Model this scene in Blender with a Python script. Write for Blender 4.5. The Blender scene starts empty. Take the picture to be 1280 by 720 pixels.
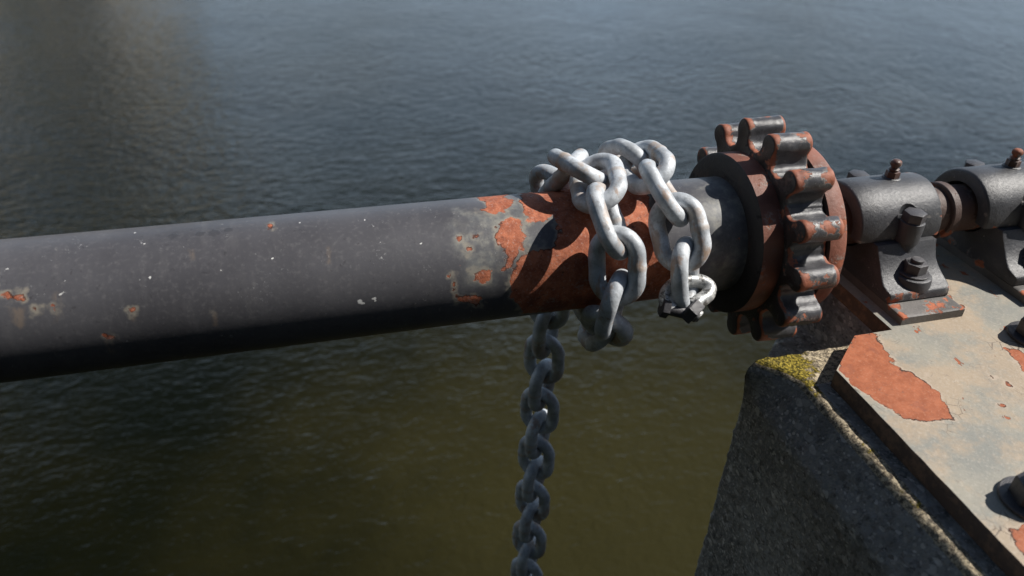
import bpy, bmesh, math, random
import numpy as np
from math import sin, cos, radians, hypot, atan2, pi
from mathutils import Vector, Matrix, noise as mn
random.seed(7)
scn = bpy.context.scene
COL = scn.collection

# ------------------------------------------------------------------ camera
F, PITCH, YAW, ROLL, CA, CB = 971.685, 33.4431, 17.0373, 2.80905, .731652, .460903
p_, y_, r_ = map(radians, (PITCH, YAW, ROLL))
FW = np.array([sin(y_)*cos(p_), cos(y_)*cos(p_), -sin(p_)])
RT0 = np.array([cos(y_), -sin(y_), 0.0]); UP0 = np.cross(RT0, FW)
RT = cos(r_)*RT0 + sin(r_)*UP0; UP = -sin(r_)*RT0 + cos(r_)*UP0
CAM = np.array([0.0, -CA, CB])
def ray(u, v):
    d = (u-640)*RT - (v-360)*UP + F*FW
    return d/np.linalg.norm(d)
def uz(u, v, z): d = ray(u, v); return CAM + d*(z-CAM[2])/d[2]
def uy(u, v, y): d = ray(u, v); return CAM + d*(y-CAM[1])/d[1]
def ucyl(u, v, R):
    d = ray(u, v); A = d[1]**2+d[2]**2; B = 2*(CAM[1]*d[1]+CAM[2]*d[2]); K = CAM[1]**2+CAM[2]**2-R*R
    D = B*B-4*A*K
    t = -B/(2*A) if D < 0 else (-B-math.sqrt(D))/(2*A)
    return CAM+d*t

# ------------------------------------------------------------------ helpers
def tag(o, label=None, cat=None, group=None, kind=None):
    for k, v in (('label', label), ('category', cat), ('group', group), ('kind', kind)):
        if v: o[k] = v
    return o
def empty(name, loc):
    o = bpy.data.objects.new(name, None); COL.objects.link(o); o.location = loc
    o.empty_display_size = .03
    return o
def link(name, me, mat=None, parent=None, smooth=True, loc=None):
    o = bpy.data.objects.new(name, me); COL.objects.link(o)
    if mat and len(me.materials) == 0: me.materials.append(mat)
    if parent is not None:
        o.parent = parent
        if loc is None: o.location = -Vector(parent_world(parent))
    if loc is not None: o.location = loc
    if smooth:
        me.polygons.foreach_set('use_smooth', [True]*len(me.polygons))
    return o
def parent_world(p):
    v = Vector(p.location); q = p.parent
    while q is not None: v += Vector(q.location); q = q.parent
    return v
def mesh(name, V, Fc):
    me = bpy.data.meshes.new(name); me.from_pydata([tuple(map(float, v)) for v in V], [], Fc); me.update(); return me
def fattr(me, name, arr):
    a = me.attributes.new(name, 'FLOAT', 'POINT'); a.data.foreach_set('value', np.asarray(arr, np.float32))
def autosmooth(me, deg=35):
    bm = bmesh.new(); bm.from_mesh(me); bmesh.ops.recalc_face_normals(bm, faces=bm.faces)
    for e in bm.edges:
        e.smooth = not (len(e.link_faces) == 2 and e.calc_face_angle(0) > radians(deg))
    for f in bm.faces: f.smooth = True
    bm.to_mesh(me); bm.free()
def revolve(prof, axis='X', seg=96, origin=(0, 0, 0)):
    """prof: list of (along, radius); closed ends when radius 0"""
    V, Fc = [], []
    for a, r in prof:
        for k in range(seg):
            t = 2*pi*k/seg
            if axis == 'X': V.append((origin[0]+a, origin[1]-r*cos(t), origin[2]+r*sin(t)))
            else: V.append((origin[0]+r*cos(t), origin[1]+r*sin(t), origin[2]+a))
    n = len(prof)
    for i in range(n-1):
        for k in range(seg):
            k2 = (k+1) % seg
            Fc.append((i*seg+k, i*seg+k2, (i+1)*seg+k2, (i+1)*seg+k))
    Fc.append(tuple(range(seg))[::-1]); Fc.append(tuple((n-1)*seg+k for k in range(seg)))
    return V, Fc
def join(*vf):
    V, Fc = [], []
    for v, f in vf:
        b = len(V); V += list(v); Fc += [tuple(i+b for i in q) for q in f]
    return V, Fc
def prism(poly, z0, z1, bev=0.0, bot=False):
    """vertical prism with bevelled top edge; poly CCW xy list"""
    n = len(poly); c = Vector((sum(p[0] for p in poly)/n, sum(p[1] for p in poly)/n))
    rings = [(z0, 0)] if not bot else [(z0, bev), (z0+bev, 0)]
    rings += [(z1-bev, 0), (z1-bev*.3, bev*.3), (z1, bev)] if bev else [(z1, 0)]
    V = []
    for z, ins in rings:
        for p in poly:
            d = Vector(p)-c; L = d.length
            q = c + d*(1-ins/L); V.append((q.x, q.y, z))
    Fc = []
    for i in range(len(rings)-1):
        for k in range(n):
            k2 = (k+1) % n; Fc.append((i*n+k, i*n+k2, (i+1)*n+k2, (i+1)*n+k))
    Fc.append(tuple(range(n))[::-1]); Fc.append(tuple((len(rings)-1)*n+k for k in range(n)))
    return V, Fc
def sdist(px, py, poly):
    """signed distance (negative inside) for arrays"""
    P = np.asarray(poly, float); n = len(P)
    d = np.full(px.shape, 1e9); inside = np.zeros(px.shape, bool)
    for i in range(n):
        a, b = P[i], P[(i+1) % n]
        e = b-a; w0, w1 = px-a[0], py-a[1]
        t = np.clip((w0*e[0]+w1*e[1])/max(e@e, 1e-12), 0, 1)
        d = np.minimum(d, np.hypot(w0-t*e[0], w1-t*e[1]))
        c1 = (a[1] > py) != (b[1] > py)
        with np.errstate(divide='ignore', invalid='ignore'):
            xi = (b[0]-a[0])*(py-a[1])/(b[1]-a[1]+1e-15)+a[0]
        inside ^= c1 & (px < xi)
    return np.where(inside, -d, d)

# ------------------------------------------------------------------ node helper
class NT:
    def __init__(s, name):
        s.m = bpy.data.materials.new(name); s.m.use_nodes = True; s.t = s.m.node_tree
        s.t.nodes.clear()
        s.out = s.n('ShaderNodeOutputMaterial'); s.b = s.n('ShaderNodeBsdfPrincipled')
        s.t.links.new(s.b.outputs[0], s.out.inputs[0])
        s.tc = s.n('ShaderNodeTexCoord').outputs['Object']
    def n(s, k, **kw):
        x = s.t.nodes.new(k)
        for a, v in kw.items(): setattr(x, a, v)
        return x
    def set(s, inp, v):
        if isinstance(v, bpy.types.NodeSocket): s.t.links.new(v, inp)
        else: inp.default_value = v
    def noise(s, scale, detail=5, rough=.6, vec=None, dist=0, col=False):
        x = s.n('ShaderNodeTexNoise'); s.set(x.inputs['Vector'], vec or s.tc)
        x.inputs['Scale'].default_value = scale; x.inputs['Detail'].default_value = detail
        x.inputs['Roughness'].default_value = rough; x.inputs['Distortion'].default_value = dist
        return x.outputs['Color' if col else 'Fac']
    def vor(s, scale, feat='F1', vec=None, out='Distance', rand=1):
        x = s.n('ShaderNodeTexVoronoi', feature=feat); s.set(x.inputs['Vector'], vec or s.tc)
        x.inputs['Scale'].default_value = scale; x.inputs['Randomness'].default_value = rand
        return x.outputs[out]
    def mapv(s, scale=(1, 1, 1), vec=None, loc=(0, 0, 0), rot=(0, 0, 0)):
        x = s.n('ShaderNodeMapping'); s.set(x.inputs[0], vec or s.tc); x.inputs['Scale'].default_value = scale
        x.inputs['Location'].default_value = loc; x.inputs['Rotation'].default_value = rot
        return x.outputs[0]
    def math(s, op, a, b=0.0, c=0.0, clamp=False):
        x = s.n('ShaderNodeMath', operation=op, use_clamp=clamp); s.set(x.inputs[0], a); s.set(x.inputs[1], b); s.set(x.inputs[2], c)
        return x.outputs[0]
    def ramp(s, f, lo, hi, a=0.0, b=1.0):
        x = s.n('ShaderNodeMapRange', interpolation_type='SMOOTHSTEP'); s.set(x.inputs[0], f)
        x.inputs[1].default_value = lo; x.inputs[2].default_value = hi; x.inputs[3].default_value = a; x.inputs[4].default_value = b
        return x.outputs[0]
    def mix(s, f, a, b, mode='MIX'):
        x = s.n('ShaderNodeMix', data_type='RGBA', blend_type=mode); s.set(x.inputs[0], f)
        s.set(x.inputs[6], a if isinstance(a, bpy.types.NodeSocket) else (*a, 1)); s.set(x.inputs[7], b if isinstance(b, bpy.types.NodeSocket) else (*b, 1))
        return x.outputs[2]
    def attr(s, name):
        x = s.n('ShaderNodeAttribute', attribute_name=name); return x.outputs['Fac']
    def bump(s, h, dist, strength=1.0, nrm=None):
        x = s.n('ShaderNodeBump'); s.set(x.inputs['Height'], h); x.inputs['Distance'].default_value = dist
        x.inputs['Strength'].default_value = strength
        if nrm: s.set(x.inputs['Normal'], nrm)
        return x.outputs[0]
    def sep(s, vec=None):
        x = s.n('ShaderNodeSeparateXYZ'); s.set(x.inputs[0], vec or s.tc); return x.outputs
    def geo(s, out): return s.n('ShaderNodeNewGeometry').outputs[out]
    def fin(s, col, rough, nrm=None, metal=0.0, spec=.5):
        s.set(s.b.inputs['Base Color'], col if isinstance(col, bpy.types.NodeSocket) else (*col, 1))
        s.set(s.b.inputs['Roughness'], rough); s.set(s.b.inputs['Metallic'], metal)
        s.set(s.b.inputs['Specular IOR Level'], spec)
        if nrm: s.set(s.b.inputs['Normal'], nrm)
        return s.m

# ------------------------------------------------------------------ materials
def rust_col(n, bright=1.0):
    """mottled rust colour"""
    a = n.noise(60, 8, .7); b = n.noise(350, 4, .6); c = n.noise(18, 4, .6)
    base = n.mix(n.ramp(a, .38, .62), (.24*bright, .068*bright, .034*bright), (.42*bright, .135*bright, .068*bright))
    base = n.mix(n.ramp(b, .5, .7, 0, .6), base, (.42*bright, .17*bright, .10*bright))
    base = n.mix(n.ramp(c, .54, .7, 0, .65), base, (.11*bright, .04*bright, .028*bright))
    return base

def mat_pipe():
    n = NT('flaking_black_pipe_paint')
    sd = n.attr('peel'); prim = n.attr('primer')
    w = n.math('MULTIPLY_ADD', n.noise(130, 7, .72), .013, -.0065)
    w2 = n.math('MULTIPLY_ADD', n.vor(120, 'F1'), .007, -.003)
    f = n.math('ADD', n.math('ADD', sd, w), w2)
    spots = n.noise(38, 3, .5)
    # random little chips over the paint
    chip = n.ramp(n.math('ADD', n.noise(42, 6, .65, vec=n.mapv((1, 1, 1), loc=(3, 1, 7))), n.math('MULTIPLY', n.noise(7, 2, .5), .12)), .765, .775)
    rust = n.math('MAXIMUM', n.ramp(f, .0004, -.0004), chip)
    # paint
    big = n.noise(9, 4, .55); fine = n.noise(220, 5, .6)
    run = n.noise(75, 6, .65, vec=n.mapv((1.0, .22, .22)))
    paint = n.mix(n.ramp(big, .3, .7), (.062, .061, .068), (.088, .087, .096))
    paint = n.mix(n.ramp(run, .5, .75, 0, .3), paint, (.13, .126, .13))
    paint = n.mix(n.ramp(fine, .5, .75, 0, .35), paint, (.16, .155, .16))
    speck = n.ramp(n.noise(330, 4, .75), .61, .65); sm = n.ramp(n.noise(26, 6, .75), .54, .64)
    paint = n.mix(n.math('MULTIPLY', speck, n.math('MULTIPLY', sm, .75)), paint, (.42, .42, .42))
    speck2 = n.ramp(n.vor(48, 'F1', vec=n.mapv((1, 1, 1), loc=(5, 2, 1))), .055, .03)
    paint = n.mix(n.math('MULTIPLY', speck2, n.ramp(n.noise(120, 3), .45, .55)), paint, (.62, .62, .6))
    smear = n.ramp(n.noise(55, 5, .7, vec=n.mapv((.6, 1.6, 1.6), loc=(1, 4, 2))), .66, .74)
    paint = n.mix(n.math('MULTIPLY', smear, .5), paint, (.03, .03, .035))
    scr = n.ramp(n.noise(90, 6, .8, vec=n.mapv((1, .35, .35), loc=(7, 7, 1))), .64, .70)
    paint = n.mix(n.math('MULTIPLY', scr, .45), paint, (.24, .23, .22))
    drt = n.ramp(n.noise(140, 6, .75, vec=n.mapv(loc=(3, 8, 8))), .60, .68)
    paint = n.mix(n.math('MULTIPLY', drt, .5), paint, (.028, .026, .028))
    nz_ = n.math('MULTIPLY_ADD', n.noise(260, 5, .7), 1.6, -.8)
    drp = n.math('MULTIPLY', n.ramp(n.math('ADD', n.attr('drip'), n.math('MULTIPLY', nz_, .004)), .002, -.003), n.ramp(n.noise(120, 4, .7, vec=n.mapv((1, .3, .3))), .35, .6))
    paint = n.mix(n.math('MULTIPLY', drp, .45), paint, (.24, .18, .13))
    bl = n.attr('blister'); blm = n.ramp(n.math('ADD', bl, nz_), .15, -.2)
    paint = n.mix(n.math('MULTIPLY', blm, .6), paint, (.045, .045, .05))
    spl = n.ramp(n.math('ADD', n.attr('splat'), nz_), .1, -.05)
    paint = n.mix(n.math('MULTIPLY', spl, .9), paint, (.70, .70, .68))
    # pale primer / dust where the top coat thins
    pr = n.ramp(n.math('ADD', prim, n.math('MULTIPLY_ADD', n.noise(45, 6, .7), .05, -.025)), .012, -.012)
    paint = n.mix(n.math('MULTIPLY', pr, n.ramp(n.noise(28, 6, .7, vec=n.mapv(loc=(2, 2, 7))), .42, .60, .12, .8)), paint, n.mix(n.ramp(n.noise(80, 5), .4, .6), (.16, .165, .165), (.27, .265, .235)))
    near = n.math('MULTIPLY', n.ramp(f, .006, .0008), n.ramp(n.noise(60, 4), .35, .6))
    paint = n.mix(n.math('MULTIPLY', near, .7), paint, (.30, .27, .22))
    # thin rusty run below chips
    rc = rust_col(n, 1.18)
    grit = n.ramp(n.noise(330, 5, .75), .56, .66)
    rc = n.mix(n.math('MULTIPLY', grit, .55), rc, (.50, .38, .33))
    scf = n.math('MULTIPLY', n.ramp(n.noise(55, 6, .7, vec=n.mapv(loc=(4, 4, 1))), .56, .66), n.ramp(n.noise(240, 4, .7), .45, .6))
    rc = n.mix(n.math('MULTIPLY', scf, .6), rc, (.30, .27, .26))
    blk = n.ramp(n.noise(75, 6, .7, vec=n.mapv(loc=(9, 2, 5))), .60, .68)
    rc = n.mix(n.math('MULTIPLY', blk, .7), rc, (.035, .022, .02))
    col = n.mix(rust, paint, rc)
    edge = n.math('MULTIPLY', n.ramp(n.math('ABSOLUTE', n.math('ADD', f, .0006)), .0011, .0003), n.ramp(n.noise(25, 3), .42, .56))
    col = n.mix(n.math('MULTIPLY', edge, .85), col, (.03, .014, .01))
    h = n.math('MULTIPLY', n.math('SUBTRACT', 1.0, rust), 1.0)
    nb = n.bump(h, .0011, .9)
    hb = n.math('ADD', n.math('MULTIPLY', blm, .5), n.math('MULTIPLY', n.noise(180, 6, .7), n.math('MULTIPLY_ADD', rust, 2.4, .35)))
    nb = n.bump(hb, .0007, .5, nb)
    rg = n.math('MULTIPLY_ADD', rust, .32, .42)
    rg = n.math('ADD', rg, n.math('MULTIPLY_ADD', fine, .25, -.1))
    return n.fin(col, rg, nb, spec=.35)

def mat_iron(name, paint=(.05, .05, .056), wearname=None, rust_bias=0.0, bright=1.0, rough=.42, speckle=.5, face_shade=False):
    """black painted cast iron with rust where paint is lost"""
    n = NT(name)
    a = n.noise(30, 7, .65); fine = n.noise(260, 4, .6)
    pc = n.mix(n.ramp(n.noise(12, 4), .35, .65), tuple(c*.8 for c in paint), tuple(c*1.35 for c in paint))
    dust = n.ramp(n.noise(120, 6, .7), .52, .75)
    pc = n.mix(n.math('MULTIPLY', dust, .18), pc, (.15, .148, .15))
    sp = n.math('MULTIPLY', n.ramp(n.noise(330, 4, .75), .62, .66), n.ramp(n.noise(28, 5, .7), .54, .62))
    pc = n.mix(n.math('MULTIPLY', sp, speckle), pc, (.36, .35, .34))
    f = n.math('ADD', a, rust_bias)
    if wearname: f = n.math('ADD', f, n.math('MULTIPLY', n.attr(wearname), .42))
    rust = n.ramp(f, .655, .675)
    pale = n.math('MULTIPLY', n.ramp(f, .60, .655), n.ramp(n.noise(90, 4), .4, .6))
    pc = n.mix(n.math('MULTIPLY', pale, .55), pc, (.30, .27, .24))
    col = n.mix(rust, pc, rust_col(n, bright))
    nb = n.bump(n.math('SUBTRACT', 1.0, rust), .0008, .8)
    nb = n.bump(n.math('ADD', n.noise(190, 7, .75), n.math('MULTIPLY', n.noise(45, 3), .6)), .0015, .55, nb)
    rg = n.math('ADD', n.math('MULTIPLY_ADD', rust, .3, rough), n.math('MULTIPLY_ADD', fine, .3, -.15))
    if face_shade == 'ends':
        col = n.mix(n.math('MULTIPLY', n.ramp(n.sep(n.geo('Normal'))[0], -.55, -.85), n.ramp(n.noise(60, 6, .7), .66, .56)), col, (.03, .022, .022))  # shade on the pipe-side tooth ends painted in as near-black
    elif face_shade:
        col = n.mix(n.ramp(n.sep(n.geo('Normal'))[0], -.6, -.8), col, n.mix(n.ramp(n.noise(25, 6, .6), .55, .7), (.012, .010, .011), (.04, .02, .015)))  # black here is the shade of the pipe-side flange face, put into the colour
    return n.fin(col, rg, nb, spec=.5)

def mat_galv():
    n = NT('galvanised_chain_steel')
    oi = n.n('ShaderNodeObjectInfo').outputs['Random']
    x = n.n('ShaderNodeVectorMath', operation='ADD'); n.set(x.inputs[0], n.tc)
    cmb = n.n('ShaderNodeCombineXYZ'); n.set(cmb.inputs[0], n.math('MULTIPLY', oi, 9.0)); n.set(cmb.inputs[1], n.math('MULTIPLY', oi, 5.0))
    n.set(x.inputs[1], cmb.outputs[0]); v = x.outputs[0]
    c = n.mix(n.ramp(n.noise(45, 5, .6, vec=v), .35, .65), (.36, .385, .41), (.62, .655, .69))
    c = n.mix(n.ramp(n.noise(260, 3, .6, vec=v), .5, .7, 0, .45), c, (.27, .28, .29))
    st = n.ramp(n.noise(26, 5, .6, vec=v), .55, .62)
    st2 = n.ramp(n.noise(42, 5, .65, vec=n.mapv((.35, 1, 1), vec=v)), .57, .65)
    c = n.mix(n.math('MULTIPLY', st2, .65), c, (.38, .22, .12))
    grm = n.ramp(n.noise(60, 6, .75, vec=n.mapv((1, 1, 1), vec=v, loc=(4, 1, 1))), .55, .68)
    c = n.mix(n.math('MULTIPLY', grm, .55), c, (.22, .215, .21))
    c = n.mix(n.math('MULTIPLY', st, .5), c, (.36, .24, .15))
    tipk = n.ramp(n.attr('tip'), .2, 1.0)
    c = n.mix(n.math('MULTIPLY', tipk,  n.ramp(n.noise(70, 5, .7, vec=v), .4, .6)), c, (.20, .16, .13))
    pit = n.ramp(n.noise(110, 4, .6, vec=v), .68, .74)
    c = n.mix(n.math('MULTIPLY', pit, .6), c, (.14, .11, .09))
    c = n.mix(n.ramp(n.attr('weld'), .4, .9, 0, .5), c, (.46, .36, .28))
    nb = n.bump(n.math('ADD', n.noise(160, 5, .6, vec=v), n.math('MULTIPLY', n.noise(50, 3, .5, vec=v), 2.0)), .0009, .5)
    rg = n.math('MULTIPLY_ADD', n.noise(90, 4, vec=v), .3, .40)
    return n.fin(c, rg, nb, metal=.1, spec=.4)

def mat_plate():
    n = NT('flaking_grey_primer_plate')
    sd = n.attr('peel')
    w = n.math('ADD', n.math('MULTIPLY_ADD', n.noise(110, 7, .7), .013, -.0065), n.math('MULTIPLY_ADD', n.vor(85, 'F1'), .008, -.0035))
    f = n.math('ADD', sd, w)
    chips = n.ramp(n.noise(48, 6, .6, vec=n.mapv((1, .6, 1), loc=(2, 5, 0))), .655, .668)
    rust = n.math('MAXIMUM', n.ramp(f, .0005, -.0005), chips)
    g = n.mix(n.ramp(n.noise(14, 5, .6), .35, .65), (.235, .235, .21), (.31, .29, .24))
    tint = n.ramp(n.math('ADD', n.noise(11, 6, .7), n.math('MULTIPLY', n.ramp(sd, .05, .0), .10)), .47, .64)
    g = n.mix(n.math('MULTIPLY', tint, .65), g, (.43, .32, .215))
    g = n.mix(n.ramp(n.noise(300, 4, .6), .48, .75, 0, .35), g, (.5, .45, .38))
    dk = n.ramp(n.noise(120, 6, .75), .60, .68); g = n.mix(n.math('MULTIPLY', dk, .45), g, (.16, .13, .11))
    rc = n.mix(n.ramp(n.noise(70, 7, .7), .35, .65), (.30, .085, .034), (.41, .130, .058))
    rc = n.mix(n.ramp(n.noise(420, 3), .55, .7, 0, .5), rc, (.48, .24, .15))
    rc = n.mix(n.ramp(n.noise(38, 7, .72), .52, .68, 0, .75), rc, (.25, .08, .045))
    rc = n.mix(n.ramp(n.noise(210, 5, .75), .6, .7, 0, .7), rc, (.12, .05, .035))
    col = n.mix(rust, g, rc)
    lay = n.math('MULTIPLY', n.ramp(n.math('ADD', f, n.math('MULTIPLY_ADD', n.noise(60, 5, .7), .010, -.006)), .003, .0), .8)
    g = n.mix(lay, g, (.44, .36, .28))
    ce = n.vor(70, 'DISTANCE_TO_EDGE', vec=n.mapv(loc=(2, 2, 0)))
    crk = n.math('MULTIPLY', n.ramp(ce, .035, .01), n.math('MULTIPLY', n.ramp(sd, .03, .006), n.ramp(n.noise(18, 4), .5, .6)))
    g = n.mix(n.math('MULTIPLY', crk, .8), g, (.07, .05, .04))
    col = n.mix(rust, g, rc)
    edge = n.math('MULTIPLY', n.ramp(n.math('ABSOLUTE', n.math('ADD', f, .0007)), .0016, .0002), n.ramp(n.noise(28, 4, .6, vec=n.mapv(loc=(1.3, .2, 0))), .45, .56))
    col = n.mix(n.math('MULTIPLY', edge, .9), col, (.03, .018, .013))
    nb = n.bump(n.math('SUBTRACT', 1.0, rust), .0012, .9)
    nb = n.bump(n.math('ADD', n.noise(200, 6, .7), n.math('MULTIPLY', n.noise(30, 4), 1.6)), .0011, .5, nb)
    side = n.ramp(n.sep(n.geo('Normal'))[2], .5, .8)
    col = n.mix(side, n.mix(n.ramp(n.noise(60, 6, .7), .45, .6), (.13, .085, .065), (.24, .14, .09)), col)
    return n.fin(col, .62, nb, spec=.3)

def mat_concrete():
    n = NT('weathered_exposed_aggregate_concrete')
    big = n.noise(7, 5, .6); fine = n.noise(300, 5, .7)
    c = n.mix(n.ramp(big, .35, .65), (.21, .21, .20), (.37, .365, .345))
    c = n.mix(n.ramp(fine, .4, .7), c, (.46, .42, .36))
    c = n.mix(n.ramp(n.noise(90, 5, .7), .52, .66, 0, .6), c, (.045, .04, .035))
    wv = n.n('ShaderNodeVectorMath', operation='MULTIPLY_ADD'); n.set(wv.inputs[0], n.noise(30, 2, col=True)); wv.inputs[1].default_value = (.02,)*3; n.set(wv.inputs[2], n.tc)
    for sc, lo, th in ((75, (0, 0, 0), .58), (150, (3, 1, 2), .42), (240, (5, 1, 2), .5), (52, (7, 3, 4), .86)):
        vd = n.vor(sc, vec=n.mapv((1, .8, 1.25), vec=wv.outputs[0], loc=lo)); vc = n.vor(sc, vec=n.mapv((1, .8, 1.25), vec=wv.outputs[0], loc=lo), out='Color')
        sx = n.sep(vc)
        m = n.math('MULTIPLY', n.ramp(vd, .40, .30), n.ramp(sx[0], th, th+.05))
        pc = n.mix(sx[1], (.2, .18, .155), (.78, .74, .67))
        c = n.mix(n.math('MULTIPLY', m, .8), c, pc)
    moss = n.attr('moss')
    mm = n.ramp(n.math('ADD', moss, n.math('MULTIPLY_ADD', n.noise(110, 6, .7), .9, -.45)), .5, .62)
    mc = n.mix(n.ramp(n.noise(300, 4), .42, .6), (.12, .10, .02), (.55, .42, .07))
    pale = n.ramp(n.math('ADD', n.attr('lichen'), n.math('MULTIPLY_ADD', n.noise(60, 6, .7), .8, -.4)), .45, .7)
    c = n.mix(n.math('MULTIPLY', pale, .85), c, n.mix(n.ramp(n.noise(230, 6, .8), .42, .58), (.13, .10, .065), (.80, .66, .44)))
    c = n.mix(mm, c, mc)
    pitm = n.ramp(n.noise(65, 5, .7, vec=n.mapv(loc=(8, 8, 8))), .63, .72)
    c = n.mix(n.math('MULTIPLY', pitm, .7), c, (.05, .045, .04))
    strk = n.ramp(n.noise(16, 5, .65, vec=n.mapv((1, 1, .22))), .5, .68)
    c = n.mix(n.math('MULTIPLY', strk, .45), c, (.07, .065, .058))
    h = n.math('SUBTRACT', n.math('ADD', n.math('MULTIPLY', n.vor(95), .6), n.noise(170, 7, .75)), n.math('MULTIPLY', pitm, .5))
    h = n.math('ADD', h, n.math('MULTIPLY', mm, n.noise(500, 3)))
    nb = n.bump(h, .0075, .9)
    return n.fin(c, .9, nb, spec=.2)

def mat_water():
    n = NT('murky_river_water')
    v = n.tc
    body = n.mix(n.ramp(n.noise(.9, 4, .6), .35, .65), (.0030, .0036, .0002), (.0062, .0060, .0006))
    # shade and dark reflection away from the pier painted into the body colour
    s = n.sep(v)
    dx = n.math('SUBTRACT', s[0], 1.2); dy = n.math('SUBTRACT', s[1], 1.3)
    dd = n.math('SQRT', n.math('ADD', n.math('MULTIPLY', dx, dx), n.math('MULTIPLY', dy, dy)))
    painted_lit = n.ramp(n.math('ADD', dd, n.math('MULTIPLY_ADD', n.noise(1.3, 4), 1.4, -.7)), 2.1, .2)
    body = n.mix(painted_lit, body, (.029, .0255, .0075))
    n1 = n.noise(8.5, 3, .55, vec=n.mapv((1, 1.5, 1), rot=(0, 0, .25)), dist=.3)
    n2 = n.noise(20, 3, .55, vec=n.mapv((1, 1.7, 1), rot=(0, 0, -.2)), dist=.5)
    n3 = n.noise(1.3, 2, .5)
    n4 = n.noise(34, 3, .6, vec=n.mapv((1, 1.5, 1), rot=(0, 0, .5)))
    h = n.math('ADD', n.math('ADD', n.math('MULTIPLY', n1, 1.0), n.math('MULTIPLY', n2, .55)), n.math('MULTIPLY', n4, .14))
    amp = n.math('MULTIPLY', n.ramp(n.noise(.5, 3, .6), .3, .7, .6, 1.25), n.ramp(s[1], 1.0, 4.0, .55, 1.45))
    h = n.math('ADD', n.math('MULTIPLY', h, amp), n.math('MULTIPLY', n3, .8))
    nb = n.bump(h, .0120, 1.0)
    n.b.inputs['IOR'].default_value = 1.333
    return n.fin(body, .06, nb, spec=.5)

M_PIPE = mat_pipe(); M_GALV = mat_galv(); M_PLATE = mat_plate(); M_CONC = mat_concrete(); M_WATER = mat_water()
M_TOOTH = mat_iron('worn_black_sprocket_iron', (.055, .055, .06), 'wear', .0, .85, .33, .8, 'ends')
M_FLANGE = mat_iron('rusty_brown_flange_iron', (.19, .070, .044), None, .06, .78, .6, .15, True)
M_BEAR = mat_iron('black_bearing_paint', (.046, .047, .052), 'wear', -.07, .8, .44, .95)
M_PAD = mat_iron('dusty_pad_paint', (.12, .112, .105), 'wear', .0, 1.15, .6, .7)
M_RUSTY = mat_iron('rusty_shaft_iron', (.09, .055, .045), None, .06, .65, .6, .2)
M_BOLT = mat_iron('dark_bolt_iron', (.05, .048, .052), None, -.05, .9, .42, .4)
M_FITTING = mat_iron('rusty_grease_fitting_iron', (.08, .04, .03), None, .12, .7, .4, .2)

# ------------------------------------------------------------------ pipe and shaft
SC = 3.96
def c6(pts): return [(540+a/SC, 220+b/SC) for a, b in pts]
PEELS = [
 c6([(195,95),(230,60),(330,50),(385,78),(360,105),(400,115),(410,145),(350,180),(290,190),(240,178),(225,165),(270,150),(250,125),(210,110)]),
 c6([(400,205),(440,225),(465,280),(455,340),(430,390),(405,420),(370,475),(345,465),(365,420),(360,360),(320,340),(310,270),(350,215)]),
 c6([(190,475),(240,455),(285,465),(290,520),(240,535),(200,520)]),
 c6([(170,340),(200,345),(205,370),(180,390),(165,365)]),
 c6([(125,295),(150,290),(150,315),(130,325)]), c6([(205,290),(230,295),(225,315),(205,310)]),
 c6([(85,478),(100,475),(100,500),(85,500)]), c6([(110,600),(180,590),(250,600),(240,640),(120,630)]),
 [(3,367),(30,366),(29,375),(8,377)], [(42,385),(47,383),(48,389),(43,390)], [(66,384),(74,384),(74,391),(67,391)],
 [(130,418),(142,419),(142,425),(133,425)], [(163,385),(168,385),(168,391),(163,391)], [(264,384),(270,384),(270,391),(265,391)],
 [(333,280),(340,280),(340,286),(334,286)], [(565,352),(568,352),(568,362),(565,362)],
]
MAINRUST = [(648,238),(650,253),(656,269),(662,282),(672,280),(690,272),(700,290),(690,312),(664,312),(650,322),(640,338),(636,352),(640,372),(655,392),
            (740,392),(860,372),(850,357),(845,338),(834,310),(818,275),(812,255),(800,226),(735,231)]
HOLES = [c6([(470,255),(530,262),(535,330),(480,350),(462,330)])]
SPLATS = [(450,377,.0030),(454,379,.0018),(468,373,.0022),(470,376,.0015),(124,372,.0012),(80,366,.0014),(76,368,.0012),(10,336,.0012),(82,352,.0010),(320,317,.0012),(365,323,.0009),(410,312,.0014),(237,313,.0012),(180,305,.0012),(340,323,.0009),(455,275,.0014),(447,276,.0012),(168,291,.0012),(188,347,.0014),(176,350,.0011),(526,304,.0010),(530,322,.0010)]
BLIST = [(216,295,.0060),(250,292,.0058),(268,291,.0075),(286,287,.0055)]
DRIPS = [[(10,384),(32,384),(31,408),(24,412),(16,404)], [(66,366),(76,364),(77,398),(68,404)], [(130,424),(140,424),(144,440),(136,442)], [(265,390),(271,390),(272,408),(267,408)], [(163,390),(168,390),(169,402),(165,402)], [(408,308),(413,308),(414,330),(410,330)], [(565,360),(569,360),(569,374),(566,374)], [(236,312),(242,312),(243,325),(238,325)]]
PRIMER = c6([(120,170),(200,190),(300,190),(420,60),(500,60),(520,260),(560,330),(500,380),(380,500),(320,490),(290,560),(180,560),(150,430),(120,330)])
def to_cyl(poly, R=.07):
    out = []
    for u, v in poly:
        P = ucyl(u, v, R); out.append((P[0], atan2(P[2], -P[1])*R))
    return out
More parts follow.
